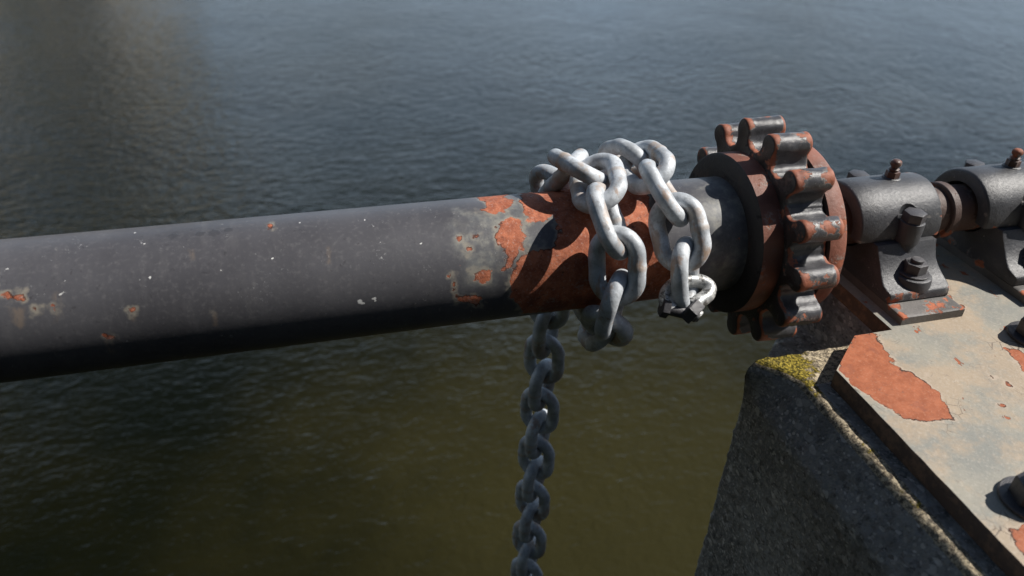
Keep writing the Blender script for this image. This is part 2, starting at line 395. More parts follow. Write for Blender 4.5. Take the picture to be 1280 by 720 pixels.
def build_pipe():
    R = .07; x0, x1 = -3.0, .486
    xs = list(np.arange(x0, -.36, .04))+list(np.arange(-.36, .16, .0022))+list(np.arange(.16, x1, .002))+[x1]
    xs = np.array(xs); seg = 288
    th = np.arange(seg)/seg*2*pi - pi      # angle: 0 faces the camera side (-Y), 90 deg up
    X, T = np.meshgrid(xs, th, indexing='ij')
    X = X.ravel(); T = T.ravel()
    S = T*R
    sd = np.full(X.shape, .5)
    for p in PEELS: sd = np.minimum(sd, sdist(X, S, to_cyl(p)))
    m = to_cyl(MAINRUST)
    # the rubbed band carries on round the back of the pipe
    band = np.maximum(.262-X, X-.40)
    mm = sdist(X, S, m)
    back = (T < radians(-55)) | (T > radians(120))
    mm = np.where(back, np.minimum(mm, band), mm)
    for h in HOLES: mm = np.maximum(mm, -sdist(X, S, to_cyl(h)))
    sd = np.minimum(sd, mm)
    prim = np.minimum(sdist(X, S, to_cyl(PRIMER)), np.maximum(.43-X, X-.6)+.006)
    rr = np.full(X.shape, R)
    V = np.stack([X, -rr*np.cos(T), rr*np.sin(T)], -1)
    n = len(xs); Fc = []
    for i in range(n-1):
        for k in range(seg):
            k2 = (k+1) % seg; Fc.append((i*seg+k, (i+1)*seg+k, (i+1)*seg+k2, i*seg+k2))
    me = mesh('pipe', V, Fc); fattr(me, 'peel', sd); fattr(me, 'primer', prim)
    def spots(lst):
        d = np.full(X.shape, .5)
        for u, v, q in lst:
            q *= .8
            c_ = to_cyl([(u, v)])[0]; d = np.minimum(d, np.hypot(X-c_[0], S-c_[1])/q-1)
        return d
    fattr(me, 'splat', spots(SPLATS)); fattr(me, 'blister', spots(BLIST))
    dr = np.full(X.shape, .5)
    for p in DRIPS: dr = np.minimum(dr, sdist(X, S, to_cyl(p)))
    fattr(me, 'drip', dr)
    return me
shaft = empty('winch_shaft', (0, 0, 0))
tag(shaft, 'long black painted pipe shaft with rust patches running across the water under the chain wraps', 'shaft')
link('pipe', build_pipe(), M_PIPE, shaft)
def rev_obj(name, prof, mat, parent, axis='X', seg=96, origin=(0, 0, 0), label=None, deg=35):
    V, Fc = revolve(prof, axis, seg, origin); me = mesh(name, V, Fc); autosmooth(me, deg)
    o = link(name, me, mat, parent, smooth=False)
    if label: o['label'] = label
    return o
rev_obj('spindle', [(.58, .0315), (1.45, .0315)], M_RUSTY, shaft, label='slim rusty spindle between the bearings')
def collar(x):
    return rev_obj('shaft_collar', [(x, .031), (x, .0360), (x+.0015, .0375), (x+.011, .0375), (x+.0125, .0360), (x+.0125, .031)], M_RUSTY, shaft, label='rusty orange collar on the spindle')
collar(.803)

# ------------------------------------------------------------------ sprocket
def build_sprocket():
    root = empty('sprocket_wheel', (.54, 0, 0))
    tag(root, 'rust brown chain wheel with fourteen black worn rounded teeth at the pipe end', 'sprocket')
    N = 14; Rr, Rt, rt = .1058, .1247, .0134
    prof = []
    for k in range(N):
        a0 = radians(3+k*360/N)
        # tooth in local (radial u, tangential w); mirrored
        half = []
        pitch = pi/N
        nb = 9
        # gap: concave arc between the teeth
        for i in range(4):
            t = i/3; ang = pitch*(1-t*.12); half.append(((Rr)*cos(ang), (Rr)*sin(ang)))
        # fillet up the neck
        u0 = Rr*cos(pitch*.88); w0 = Rr*sin(pitch*.88); wn = .0121
        for i in range(1, 9):
            t = i/8*pi/2; half.append((u0+(Rr+.0112-u0)*(1-cos(t)), w0+(wn-w0)*sin(t)))
        # bulb
        for i in range(nb):
            al = radians(114)*(1-i/(nb-1)); half.append((Rt+rt*cos(al), rt*sin(al)))
        jit = 1+random.uniform(-.008, .008)
        pts = half + [(u, -w) for u, w in half[-2::-1]][:-1]
        for u, w in pts:   # rotate to a0, decreasing angle order => mirror sign
            u *= jit
            prof.append((u*cos(a0)-w*sin(-a0)*-1, u, w, a0))
    P = []
    for _, u, w, a0 in prof:
        P.append((u*cos(a0)-w*sin(a0), u*sin(a0)+w*cos(a0)))
    P = P if True else P
    # order: k increasing but w goes + to -, so reverse each tooth block
    L = len(P)//N; Q = []
    for k in range(N): Q += P[k*L:(k+1)*L][::-1]
    P = Q; n = len(P)
    xs = [(.5115, .0024), (.5122, .0011), (.5137, .0)] + [(.5137+.0463*i/14, 0) for i in range(1, 14)] + [(.560, 0), (.5613, .0011), (.562, .0024)]
    V = []; wear = []
    for x, ins in xs:
        endk = .35 if ins > .002 else (.8 if ins > 0 else 1)
        for i, (a, b) in enumerate(P):
            a_, b_ = P[i-1]; c_, d_ = P[(i+1) % n]
            tx, ty = c_-a_, d_-b_; L_ = hypot(tx, ty) or 1
            nx, ny = ty/L_, -tx/L_
            wob = .0011*mn.noise(Vector((x*45, a*45, b*45)))+.0005*mn.noise(Vector((x*130, a*130, b*130)))
            V.append((x, -(a-nx*ins+nx*wob), b-ny*ins+ny*wob))
            e = min((x-.5115)*.5, .562-x); rad = hypot(a, b)
            wear.append((max(0, 1-e/.007)*(.62 if x > .54 else .55) + max(0, (rad-.126)/.012)*.30)*endk)
    Fc = []
    for i in range(len(xs)-1):
        for k in range(n):
            k2 = (k+1) % n; Fc.append((i*n+k, (i+1)*n+k, (i+1)*n+k2, i*n+k2))
    Fc.append(tuple(range(n))); Fc.append(tuple((len(xs)-1)*n+k for k in range(n))[::-1])
    me = mesh('toothed_rim', V, Fc); fattr(me, 'wear', wear); autosmooth(me, 50)
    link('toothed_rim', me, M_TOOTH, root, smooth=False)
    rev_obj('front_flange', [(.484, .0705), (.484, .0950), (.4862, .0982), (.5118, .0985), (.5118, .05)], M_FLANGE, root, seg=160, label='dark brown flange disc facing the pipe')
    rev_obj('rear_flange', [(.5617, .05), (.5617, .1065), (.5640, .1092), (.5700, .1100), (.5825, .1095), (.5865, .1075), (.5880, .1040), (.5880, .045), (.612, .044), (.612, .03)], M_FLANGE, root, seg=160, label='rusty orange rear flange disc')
    return root
build_sprocket()

# ------------------------------------------------------------------ pillow block bearings
def hexpoly(cx, cy, r, rot=0): return [(cx+r*cos(radians(60*k+rot)), cy+r*sin(radians(60*k+rot))) for k in range(6)]
def circ(cx, cy, r, n=40): return [(cx+r*cos(2*pi*k/n), cy+r*sin(2*pi*k/n)) for k in range(n)]
def simple(name, vf, mat, parent, label=None, deg=35, loc=None):
    me = mesh(name, *vf); autosmooth(me, deg); o = link(name, me, mat, parent, smooth=False)
    if label: o['label'] = label
    return o
def pillow_block(x, label, rot):
    """x: centre of the housing"""
    O = Vector((x, 0, -.060))
    root = empty('pillow_block_bearing', O); tag(root, label, 'bearing', 'pillow block bearings on the steel plate')
    # cap: half shell, real bore, rounded rims and a lip along the split line
    R, r, h = .053, .0345, .060
    V, Fc, wear = [], [], []
    rings = []
    for dx, ro in ((-h, R-.0035), (-h+.0012, R-.0012), (-h+.0035, R), (-h*.5, R+.0002), (0, R+.0003), (h*.5, R+.0002), (h-.0035, R), (h-.0012, R-.0012), (h, R-.0035), (h, r+.002), (h-.004, r), (-h+.004, r), (-h, r+.002)):
        rings.append((dx, ro))
    seg = 60
    angs = [-4+188*k/seg for k in range(seg+1)]
    for dx, ro in rings:
        for a in angs:
            t = radians(a); q = ro+(.0006*mn.noise(Vector((x*3+dx*30, cos(t)*2.2, sin(t)*2.2))) if ro > .045 else 0)
            V.append((x+dx, -q*cos(t), q*sin(t)))
            wear.append((.42 if (abs(dx) > h-.006 and ro > .045) else 0)*(0.4+.6*(dx > 0)) + (.3 if (a < 0 or a > 180) else 0))
    nr, na = len(rings), len(angs)
    for i in range(nr):
        i2 = (i+1) % nr
        for k in range(na-1): Fc.append((i*na+k, i*na+k+1, i2*na+k+1, i2*na+k))
    Fc.append(tuple(i*na for i in range(nr))); Fc.append(tuple(i*na+na-1 for i in range(nr))[::-1])
    me = mesh('bearing_cap', V, Fc); fattr(me, 'wear', wear); autosmooth(me, 38)
    tmp = bpy.data.objects.new('tmp_cap', me); COL.objects.link(tmp); cut = []
    for s in (-1, 1):
        cm_ = mesh('cutter', *prism(circ(x+.008, s*.0560, .0185, 48), .0236, .09)); co_ = bpy.data.objects.new('tmp_cut', cm_); COL.objects.link(co_); cut.append(co_)
        md = tmp.modifiers.new('b', 'BOOLEAN'); md.operation = 'DIFFERENCE'; md.object = co_; md.solver = 'EXACT'
    bpy.context.view_layer.update()
    me2 = bpy.data.meshes.new_from_object(tmp.evaluated_get(bpy.context.evaluated_depsgraph_get()))
    for q in [tmp]+cut: bpy.data.objects.remove(q)
    autosmooth(me2, 38); me2.name = 'bearing_cap'
    cap = link('bearing_cap', me2, M_BEAR, root, smooth=False)
    # lugs of the cap that carry the bolts
    for s in (-1, 1):
        lug = prism(circ(x+.008, s*.0555, .0150, 36), -.004, .0235, .0018)
        l = simple('bolt_lug', lug, M_BEAR, cap)
    # pedestal: side profile swept along x with a waist, flared foot
    prof = []   # (y, z) from front foot bottom up to the split line
    foot = [(-.106, -.060), (-.1075, -.0585), (-.1075, -.050), (-.1055, -.0475), (-.100, -.0455), (-.094, -.043), (-.087, -.0385), (-.0795, -.032), (-.073, -.0245), (-.0680, -.0165), (-.0640, -.009), (-.061, -.0045)]
    top = [(-.056, -.0045), (-.04, -.0045), (-.0365, -.0045)]
    bore = [(-.0345*cos(radians(a)), -.0345*sin(radians(a))) for a in range(12, 169, 12)]
    side = foot+top+bore+[(-y, z) for y, z in top[::-1]]+[(-y, z) for y, z in foot[::-1]]
    def halfw(y, z):
        k = min(1, max(0, (z+.060)/.055)); w = .045+.0035*(1-k)
        f = max(0, 1-abs(k-.62)/.5); w -= .0045*f
        if abs(y) > .095: w -= .004*((abs(y)-.095)/.0125)**2
        return w
    V, Fc, wear = [], [], []
    cols = [(-1, .0022), (-.985, .0006), (-.95, 0), (-.5, 0), (0, 0), (.5, 0), (.95, 0), (.985, .0006), (1, .0022)]
    cx = x+.006
    for sx, ins in cols:
        for (y, z) in side:
            hw = halfw(y, z); q = Vector((y, z+.03)); L = q.length or 1
            if hypot(y, z) < .036 or z > -.005: k = 0
            else: k = ins/L
            yy, zz = y*(1-k), z-(q.y)*k*.6
            zz = max(zz, -.060)
            V.append((cx+sx*hw, yy, zz)); wear.append(.35 if z < -.047 else 0)
    m = len(side)
    for i in range(len(cols)-1):
        for k in range(m):
            k2 = (k+1) % m; Fc.append((i*m+k, i*m+k2, (i+1)*m+k2, (i+1)*m+k))
    Fc.append(tuple(range(m))[::-1]); Fc.append(tuple((len(cols)-1)*m+k for k in range(m)))
    me = mesh('pedestal', V, Fc); fattr(me, 'wear', wear); autosmooth(me, 40)
    bm = bmesh.new(); bm.from_mesh(me); bmesh.ops.triangulate(bm, faces=[f for f in bm.faces if len(f.verts) > 4]); bm.to_mesh(me); bm.free()
    ped = link('pedestal', me, M_BEAR, root, smooth=False)
    for s in (-1, 1):
        # lower lug under the split line, running out into the pedestal
        pr = []
        simple('lower_lug', prism(circ(x+.008, s*.054, .0140, 36), -.030, -.0048, .001), M_BEAR, ped)
        # spot-faced boss and washer for the foot bolt
        bs = revolve([(-.050, .0245), (-.0385, .0235), (-.0365, .0225), (-.0355, .0205), (-.0352, .010)], 'Z', 56, (x+.008, s*.0835, 0))
        simple('foot_boss', bs, M_BEAR, ped)
    for s in (-1, 1):
        fb = empty('foot_bolt', Vector((x+.008, s*.0835, -.0352))-O); fb.parent = root
        simple('washer', revolve([(-.0350, .008), (-.0350, .0182), (-.0344, .0190), (-.0332, .0190), (-.0325, .0182), (-.0325, .008)], 'Z', 48, (x+.008, s*.0835, 0)), M_BOLT, fb)
        simple('hex_nut', prism(hexpoly(x+.008, s*.0835, .0140, rot), -.0325, -.0195, .0014), M_BOLT, fb)
        simple('stud', prism(circ(x+.008, s*.0835, .0075, 24), -.0195, -.0150, .001), M_BOLT, fb)
        cb = empty('cap_bolt', Vector((x+.008, s*.0555, .0235))-O); cb.parent = root
        simple('bolt_head', prism(hexpoly(x+.008, s*.0555, .0138, rot+17), .0237, .0355, .0014), M_BOLT, cb)
    gx = x+.012
    gf = empty('grease_fitting', Vector((gx, .004, .053))-O); gf.parent = root; gf['label'] = 'rusty grease nipple on top of the cap'
    simple('fitting_base', revolve([(.0505, .0115), (.0535, .0112), (.0545, .0098)], 'Z', 32, (gx, .004, 0)), M_BEAR, gf)
    simple('hex_collar', prism(hexpoly(gx, .004, .0088, 10), .0545, .0625, .0008), M_FITTING, gf)
    simple('nipple', revolve([(.0625, .0050), (.0655, .0066), (.0672, .0045), (.0685, .0046), (.0705, .0066), (.0730, .0070), (.0755, .0062), (.0772, .0042), (.0778, .0015)], 'Z', 28, (gx, .004, 0)), M_FITTING, gf)
    return root
pillow_block(.710, 'black pillow block bearing right next to the chain wheel, wholly in view', 8)
pillow_block(.900, 'second black pillow block bearing, cut by the right edge beyond the rusty collar', 31)

def shim(x, label):
    # steel pad with ragged paint
    x0, x1, y0, y1, z0, z1 = x-.045, x+.045, -.136, .136, -.0718, -.0602
    nx, ny = 30, 90
    V, Fc, wear = [], [], []
    def edge(t, n): return t
    xs = [x0, x0+.0012]+list(np.linspace(x0+.004, x1-.004, nx))+[x1-.0012, x1]
    ys = [y0, y0+.0012]+list(np.linspace(y0+.004, y1-.004, ny))+[y1-.0012, y1]
    for a in xs:
        for b in ys:
            e = min(a-x0, x1-a, b-y0, y1-b)
            V.append((a, b, z1-(.0010 if e < 1e-6 else .0002 if e < .002 else 0)+.0003*mn.noise(Vector((a*40, b*40, 0)))))
            wear.append(max(0, 1-e/.02)*.22+(.12 if b < -.11 else 0))
    m = len(ys)
    for i in range(len(xs)-1):
        for k in range(m-1): Fc.append((i*m+k, (i+1)*m+k, (i+1)*m+k+1, i*m+k+1))
    b = len(V); border = [i*m for i in range(len(xs))]+[(len(xs)-1)*m+k for k in range(1, m)]+[i*m+m-1 for i in range(len(xs)-2, -1, -1)]+[k for k in range(m-2, 0, -1)]
    for i in border: V.append((V[i][0], V[i][1], z0)); wear.append(-.3)
    nb_ = len(border)
    for i in range(nb_): Fc.append((border[i], b+i, b+(i+1) % nb_, border[(i+1) % nb_]))
    Fc.append(tuple(b+i for i in range(nb_))[::-1])
    me = mesh('bearing_pad', V, Fc); fattr(me, 'wear', wear); autosmooth(me, 50)
    o = link('bearing_pad', me, M_PAD, None, smooth=False)
    tag(o, label, 'steel pad', 'steel pads under the bearings')
shim(.717, 'flat steel pad with chipped grey paint under the bearing nearest the chain wheel')
shim(.907, 'flat steel pad in shadow under the second bearing by the right edge')

# ------------------------------------------------------------------ base plate
ZP = -.072
def c4(pts): return [(860+a/2.25, 400+b/2.25) for a, b in pts]
PPEEL = [
 c4([(480,38),(535,40),(545,75),(575,100),(580,125),(640,155),(690,190),(720,225),(745,280),(690,285),(640,290),(600,270),(540,235),(470,190),(415,130),(440,70)]),
 c4([(890,75),(930,80),(990,120),(1000,200),(945,150),(915,110)]), c4([(905,590),(960,560),(1000,600),(990,700),(945,665),(915,630)]),
 c4([(848,153),(866,160),(868,166),(850,160)]), c4([(893,172),(908,180),(906,187),(892,178)]), c4([(862,236),(890,238),(888,244),(864,243)]), c4([(660,150),(680,158),(678,166),(662,158)]),
 [(1170,374),(1184,368),(1205,384),(1200,388),(1180,386)],
]
def build_plate():
    t = .0215
    def inside(x, y):   # plan outline with the notch for the wheel and its clipped corner
        return (x >= .543) and not (y > -.14 and x < .656) and not (x < .60 and (y+.190) > (x-.548)*.95)
    xs = list(np.arange(.543, .95, .003))+list(np.arange(.95, 1.46, .02)); ys = list(np.arange(-.80, -.5, .02))+list(np.arange(-.5, -.14, .003))+list(np.arange(-.14, .171, .006))
    # outline polygon, then a grid clipped to it
    poly = [(.543, -.80), (1.45, -.80), (1.45, .17), (.656, .17), (.656, -.141), (.604, -.141), (.543, -.193)]
    bm = bmesh.new()
    vs = [bm.verts.new((a, b, ZP)) for a, b in poly]; f = bm.faces.new(vs)
    for x in np.arange(.55, 1.0, .004): bmesh.ops.bisect_plane(bm, geom=bm.verts[:]+bm.edges[:]+bm.faces[:], plane_co=(x, 0, 0), plane_no=(1, 0, 0))
    for y in np.arange(-.5, .17, .004): bmesh.ops.bisect_plane(bm, geom=bm.verts[:]+bm.edges[:]+bm.faces[:], plane_co=(0, y, 0), plane_no=(0, 1, 0))
    top = bm.faces[:]
    bord = [e for e in bm.edges if len(e.link_faces) == 1]
    r = bmesh.ops.extrude_edge_only(bm, edges=bord)
    nv = [g for g in r['geom'] if isinstance(g, bmesh.types.BMVert)]
    for v in nv: v.co.z -= .0012
    ne = [g for g in r['geom'] if isinstance(g, bmesh.types.BMEdge)]
    # tiny arris on top edge: push the first ring outward
    for v in nv:
        c = v.co
        if abs(c.x-.543) < 1e-4: c.x -= .0010
        if abs(c.y+.141) < 1e-4 and c.x < .657: c.y += .0010
    r = bmesh.ops.extrude_edge_only(bm, edges=[e for e in ne if len(e.link_faces) == 1])
    for g in r['geom']:
        if isinstance(g, bmesh.types.BMVert): g.co.z = ZP-t
    bmesh.ops.recalc_face_normals(bm, faces=bm.faces)
    me = bpy.data.meshes.new('base_plate'); bm.to_mesh(me); bm.free()
    co = np.empty(len(me.vertices)*3); me.vertices.foreach_get('co', co); co = co.reshape(-1, 3)
    sd = np.full(len(co), .5)
    for p in PPEEL: sd = np.minimum(sd, sdist(co[:, 0], co[:, 1], [tuple(uz(u, v, ZP)[:2]) for u, v in p]))
    fattr(me, 'peel', sd)
    # slight unevenness of the old plate edge and face
    for v in me.vertices:
        if v.co.z > ZP-.0015:
            v.co.z += .0004*mn.noise(v.co*14)
        if v.co.x < .545: v.co.x += .0006*mn.noise(v.co*60)
    autosmooth(me, 45)
    o = link('base_plate', me, M_PLATE, None, smooth=False)
    tag(o, 'thick steel plate with flaking grey paint and bare orange rust on top of the concrete', 'plate')
build_plate()

def anchor(u, v, label, rot, s=1.0):
    P = uz(u, v, ZP); x, y = P[0], P[1]
    root = empty('anchor_bolt', (x, y, ZP)); tag(root, label, 'bolt', 'anchor bolts in the steel plate')
    z = ZP+.0003
    simple('washer', revolve([(z, .010), (z, .0275*s), (z+.0008, .0285*s), (z+.0035, .0285*s), (z+.0044, .0275*s), (z+.0044, .010)], 'Z', 56, (x, y, 0)), M_BOLT, root)
    simple('hex_nut', prism(hexpoly(x, y, .0205*s, rot), z+.0044, z+.0235*s, .002), M_BOLT, root)
    simple('stud', prism(circ(x, y, .0115*s, 28), z+.0235*s, z+.034*s, .0015), M_BOLT, root)
anchor(1289, 628, 'dark anchor nut and washer at the lower right edge of the plate', 12)
anchor(1291, 422, 'dark anchor nut on the plate at the right edge, the one nearer the bearings', 25)

# ------------------------------------------------------------------ concrete pier
def build_pier():
    ZT = -.0937
    zl = [-2.6, -2.0, -1.5, -1.1, -.85]+list(np.arange(-.7, -.1435, .0035))
    xt = list(np.arange(.5225, .66, .003))+[.67, .69, .72, .8, .9, 1.1, 1.5]
    ych = []
    A = []   # main profile for y < -.13
    cham = [(.4805, -.1405), (.483, -.137)]+[(.483+.0332*k/10, -.137+.0405*k/10) for k in range(1, 10)]+[(.5168, -.0960), (.5190, -.0946), (.5208, -.0939)]
    nz, nt = len(zl), len(xt)
    A = [(.480, z) for z in zl]+cham+[(x, ZT) for x in xt]
    def B(y):
        xl = .482 + max(0, (y+.130))*1.05
        xl = min(xl, .86)
        zf = -.165
        P = []
        for z in zl:   # left face compressed below the recess floor
            k = (z-zl[0])/(zl[-1]-zl[0]); P.append((xl, zl[0]+(zf-.006-zl[0])*k if z < -.7 else z if z < zf-.006 else zf-.006+(z-zf+.006)*.02))
        for i, c in enumerate(cham): P.append((xl+.004*i/len(cham)+.0005, zf-.003+.003*i/len(cham)))
        for x in xt:
            if x < .652: P.append((max(x, xl+.006+(x-.52)*.1), zf+.004*(x-.55)))
            else: P.append((max(x, xl+.006+(x-.52)*.1), ZT))
        return P
    ys = [-2.5, -1.6, -1.1, -.85]+list(np.arange(-.75, -.142, .0035))+[-.139, -.136, -.133]
    nA = len(ys)
    ysB = [-.1315, -.127]+list(np.arange(-.122, .12, .006))+[.15, .18, .2, .201]
    V = []; moss = []; lich = []
    for j, y in enumerate(ys+ysB):
        prof = A if j < nA else B(y)
        for i, (x, z) in enumerate(prof):
            p = Vector((x, y, z))
            # moulded corner knocked off at the front of the recess
            kx = max(0, 1-abs(y+.133)/.045) if j < nA else 0
            if j < nA and nz <= i < nz+len(cham)+10:
                # arris swings left towards the corner
                sh = .033*kx**1.4*max(0, 1-(i-nz-len(cham)+1)/10 if i > nz+len(cham)-1 else 1)*min(1, (i-nz)/8)
                p.x -= sh
            amp = .0032 if z > -.9 else .004
            d = mn.noise(p*24)*.22+mn.noise(p*75)*.34+mn.noise(p*190)*.30
            nx_, nz2 = (-1, 0) if i < nz else ((-.7, .7) if i < nz+len(cham) else (0, 1))
            q = p.copy()
            if j >= nA and i >= nz+len(cham) and z > -.12 and x < .70: amp = .001
            if y > -.14 or x < .535:
                q.x += nx_*d*amp; q.z += nz2*d*amp
            else: q.z += -.0004
            if -.145 < y < -.12: q.y += d*amp*1.4
            V.append(tuple(q))
            a = hypot(p.x-.500, (y+.141)*1.0); top = nz+len(cham)-3 <= i
            mo = (1.12-a/.080) if (top and j < nA) else -.5
            if j < nA and nz+len(cham)-3 <= i <= nz+len(cham)+1: mo = max(mo, .46+.4*mn.noise(p*18))
            moss.append(mo)
            li = -.3
            if j < nA and nz+len(cham)-4 <= i: li = .75 if (y > -.19 or p.x < .528) else .1
            lich.append(li)
    n = len(A); rows = len(ys)+len(ysB); Fc = []
    for j in range(rows-1):
        for i in range(n-1): Fc.append((j*n+i, j*n+i+1, (j+1)*n+i+1, (j+1)*n+i))
    Fc.append(tuple((rows-1)*n+i for i in range(n))+()); 
    me = mesh('concrete_pier', V, Fc); fattr(me, 'moss', moss); fattr(me, 'lichen', lich)
    bm = bmesh.new(); bm.from_mesh(me); bmesh.ops.recalc_face_normals(bm, faces=bm.faces); bmesh.ops.triangulate(bm, faces=[f for f in bm.faces if len(f.verts) > 4]); bm.to_mesh(me); bm.free()
    o = link('concrete_pier', me, M_CONC, None)
    tag(o, 'rough dark concrete pier with a mossy chipped corner carrying the steel plate', 'pier')
build_pier()

# ------------------------------------------------------------------ chain
D, PCH, WID = .0186, .0510, .0630
def link_mesh():
    rc = (WID-D)/2; hs = (PCH+D)/2-rc
    path = []
    ns, na = 8, 22
    for i in range(ns): path.append((-hs+2*hs*i/ns, -rc))
    for i in range(na): a = -pi/2+pi*i/na; path.append((hs+rc*cos(a), rc*sin(a)))
    for i in range(ns): path.append((hs-2*hs*i/ns, rc))
    for i in range(na): a = pi/2+pi*i/na; path.append((-hs+rc*cos(a), rc*sin(a)))
    n = len(path); seg = 26; V = []; weld = []; tip = []; Fc = []
    for i, (x, y) in enumerate(path):
        a_, b_ = path[i-1], path[(i+1) % n]
        t = Vector((b_[0]-a_[0], b_[1]-a_[1], 0)).normalized(); nn = Vector((t.y, -t.x, 0))
        w = math.exp(-(x/.0042)**2) if y > 0 and abs(y) > rc*.95 else 0
        r = D/2*(1+.11*w*(1+.5*mn.noise(Vector((x*500, 0, 0)))))
        for k in range(seg):
            th = 2*pi*k/seg
            p = Vector((x, y, 0))+nn*r*cos(th)+Vector((0, 0, r*sin(th)))
            p += (nn*cos(th)+Vector((0, 0, sin(th))))*.0005*mn.noise(p*70)
            V.append(p); weld.append(w); tip.append(max(0, (abs(x)-hs-rc*.55)/(rc*.45))*max(0, -cos(th)))
    for i in range(n):
        i2 = (i+1) % n
        for k in range(seg):
            k2 = (k+1) % seg; Fc.append((i*seg+k, i2*seg+k, i2*seg+k2, i*seg+k2))
    me = mesh('chain_link', V, Fc); fattr(me, 'weld', weld); fattr(me, 'tip', tip); me.materials.append(M_GALV)
    bm = bmesh.new(); bm.from_mesh(me); bmesh.ops.recalc_face_normals(bm, faces=bm.faces); bm.to_mesh(me); bm.free()
    me.polygons.foreach_set('use_smooth', [True]*len(me.polygons))
    return me
LM = link_mesh()
def J(X, a, R=.0985): a = radians(a); return Vector((X, -R*cos(a), R*sin(a)))
chain = empty('chain', (.31, .1, -.1))
tag(chain, 'heavy grey galvanised chain wrapped round the pipe and hanging down over the water', 'chain')
CO = Vector(chain.location)
joints = []; 
# hanging run, listed from the bottom up
zs = [-.02-.0500*k for k in range(26, 0, -1)]
for z in zs: joints.append(Vector((.309+.0006*sin(z*40), .101, z)))
joints += [J(.307, 179, .1), J(.292, 149, .101), J(.297, 120, .1005), J(.315, 93, .1005), J(.3035, 62, .1005), J(.311, 33, .1), J(.311, 4, .0995), J(.310, -24, .0995)]
top_i = len(joints)-8
for k in range(1, 9):
    joints.append(J(.310+(.376-.310)*k/8+.004*sin(k*1.3), -24-28.9*k, .1))
joints += [J(.3745, 77.5, .1005), J(.3830, 49.5, .1), J(.3880, 21, .0995), J(.3960, -7, .1)]
nl = len(joints)-1
def at_dist(u, v, P, L):
    d = Vector(ray(u, v)); c0 = Vector(CAM); o = c0-P; b = o.dot(d); q = b*b-(o.dot(o)-L*L)
    return c0+d*(-b+math.sqrt(max(q, 0)))
e_low = Vector(ucyl(745, 224, .1030)); e_up = at_dist(703, 201, e_low, PCH+D)
f_up = Vector(ucyl(723, 203, .112)); f_up = e_low.lerp(e_up, .66)+Vector((.004, .004, .004)); f_low = at_dist(688, 236, f_up, PCH+D)
OVR = {top_i+2: (e_up, e_low), top_i+1: (f_low, f_up)}
for i in range(nl):
    a, b = joints[i], joints[i+1]
    mid = (a+b)/2; t = (b-a).normalized()
    if i < len(zs)-1:
        rad = Vector((0, -1, 0)); base = 0
    else:
        rad = Vector((0, mid.y, mid.z)).normalized(); base = None
    rad = (rad - t*rad.dot(t)).normalized()
    side = t.cross(rad)
    if side.x > 0: side = -side
    k = i-(len(zs)-1)      # links counted along the wraps
    if base is None:
        # i of the flat link L4 = link between joints 93deg and 62deg
        flat = ((i-(top_i+3)) % 2 == 0)
        base = 40 if flat else -48
        base += 5*mn.noise(Vector((i*1.7, 0, 0)))
        base += {top_i+3: -8, top_i+2: 0}.get(i, 0)
    else:
        flat = (i-(top_i+3)) % 2 == 0
        base = (44 if flat else -44)+7*mn.noise(Vector((i*1.3, 2, 0)))
    nrm = rad*cos(radians(base))+side*sin(radians(base))
    w = nrm.cross(t)
    if i in OVR:
        e1, e2 = OVR[i]; mid = (e1+e2)/2; t = (e2-e1).normalized(); vd = (Vector(CAM)-mid).normalized()
        nrm = t.cross(vd).normalized(); w = nrm.cross(t)
    M = Matrix((t, w, nrm)).transposed().to_4x4()
    M.translation = mid-CO
    o = bpy.data.objects.new('chain_link', LM); COL.objects.link(o); o.parent = chain; o.matrix_local = M

# ------------------------------------------------------------------ shackle
def tube(pts, rad, seg=20, closed=False, sub=6):
    P = []
    n = len(pts)
    for i in range(n-1):
        p0, p1, p2, p3 = pts[max(i-1, 0)], pts[i], pts[i+1], pts[min(i+2, n-1)]
        for k in range(sub):
            t = k/sub
            P.append(.5*((2*p1)+(p2-p0)*t+(2*p0-5*p1+4*p2-p3)*t*t+(3*p1-p0-3*p2+p3)*t**3))
    P.append(pts[-1])
    V, Fc = [], []; up = None
    for i, p in enumerate(P):
        t = (P[min(i+1, len(P)-1)]-P[max(i-1, 0)]).normalized()
        if up is None: up = t.orthogonal().normalized()
        up = (up-t*up.dot(t)).normalized(); s = t.cross(up)
        r = rad(i/(len(P)-1)) if callable(rad) else rad
        for k in range(seg):
            a = 2*pi*k/seg; V.append(p+up*r*cos(a)+s*r*sin(a))
    for i in range(len(P)-1):
        for k in range(seg):
            k2 = (k+1) % seg; Fc.append((i*seg+k, i*seg+k2, (i+1)*seg+k2, (i+1)*seg+k))
    Fc.append(tuple(range(seg))[::-1]); Fc.append(tuple((len(P)-1)*seg+k for k in range(seg)))
    return V, Fc
def mat_shackle():
    n = NT('worn_zinc_shackle')
    c = n.mix(n.ramp(n.noise(70, 5, .6), .42, .6), (.30, .31, .31), (.62, .62, .60))
    c = n.mix(n.ramp(n.noise(110, 5, .7, vec=n.mapv(loc=(2, 1, 0))), .50, .58, 0, .85), c, (.05, .045, .04))
    nb = n.bump(n.noise(150, 5, .6), .0012, .6)
    return n.fin(c, n.math('MULTIPLY_ADD', n.noise(60, 4), .3, .25), nb, metal=.4)
M_SH = mat_shackle()
sh = empty('shackle', tuple(uy(860, 368, -.1)))
tag(sh, 'small worn metal shackle closed by a dark bolt at the loose end of the chain', 'shackle')
bow = [Vector(uy(u, v, y)) for u, v, y in ((838, 386, -.116), (833, 377, -.110), (835, 364, -.100), (845, 355, -.092), (860, 351, -.088), (876, 352, -.089), (886, 359, -.096), (884, 369, -.105), (873, 377, -.113), (866, 384, -.118))]
simple('bow', tube(bow, lambda t: .0082+.0018*(t < .06 or t > .94)), M_SH, sh, deg=60)
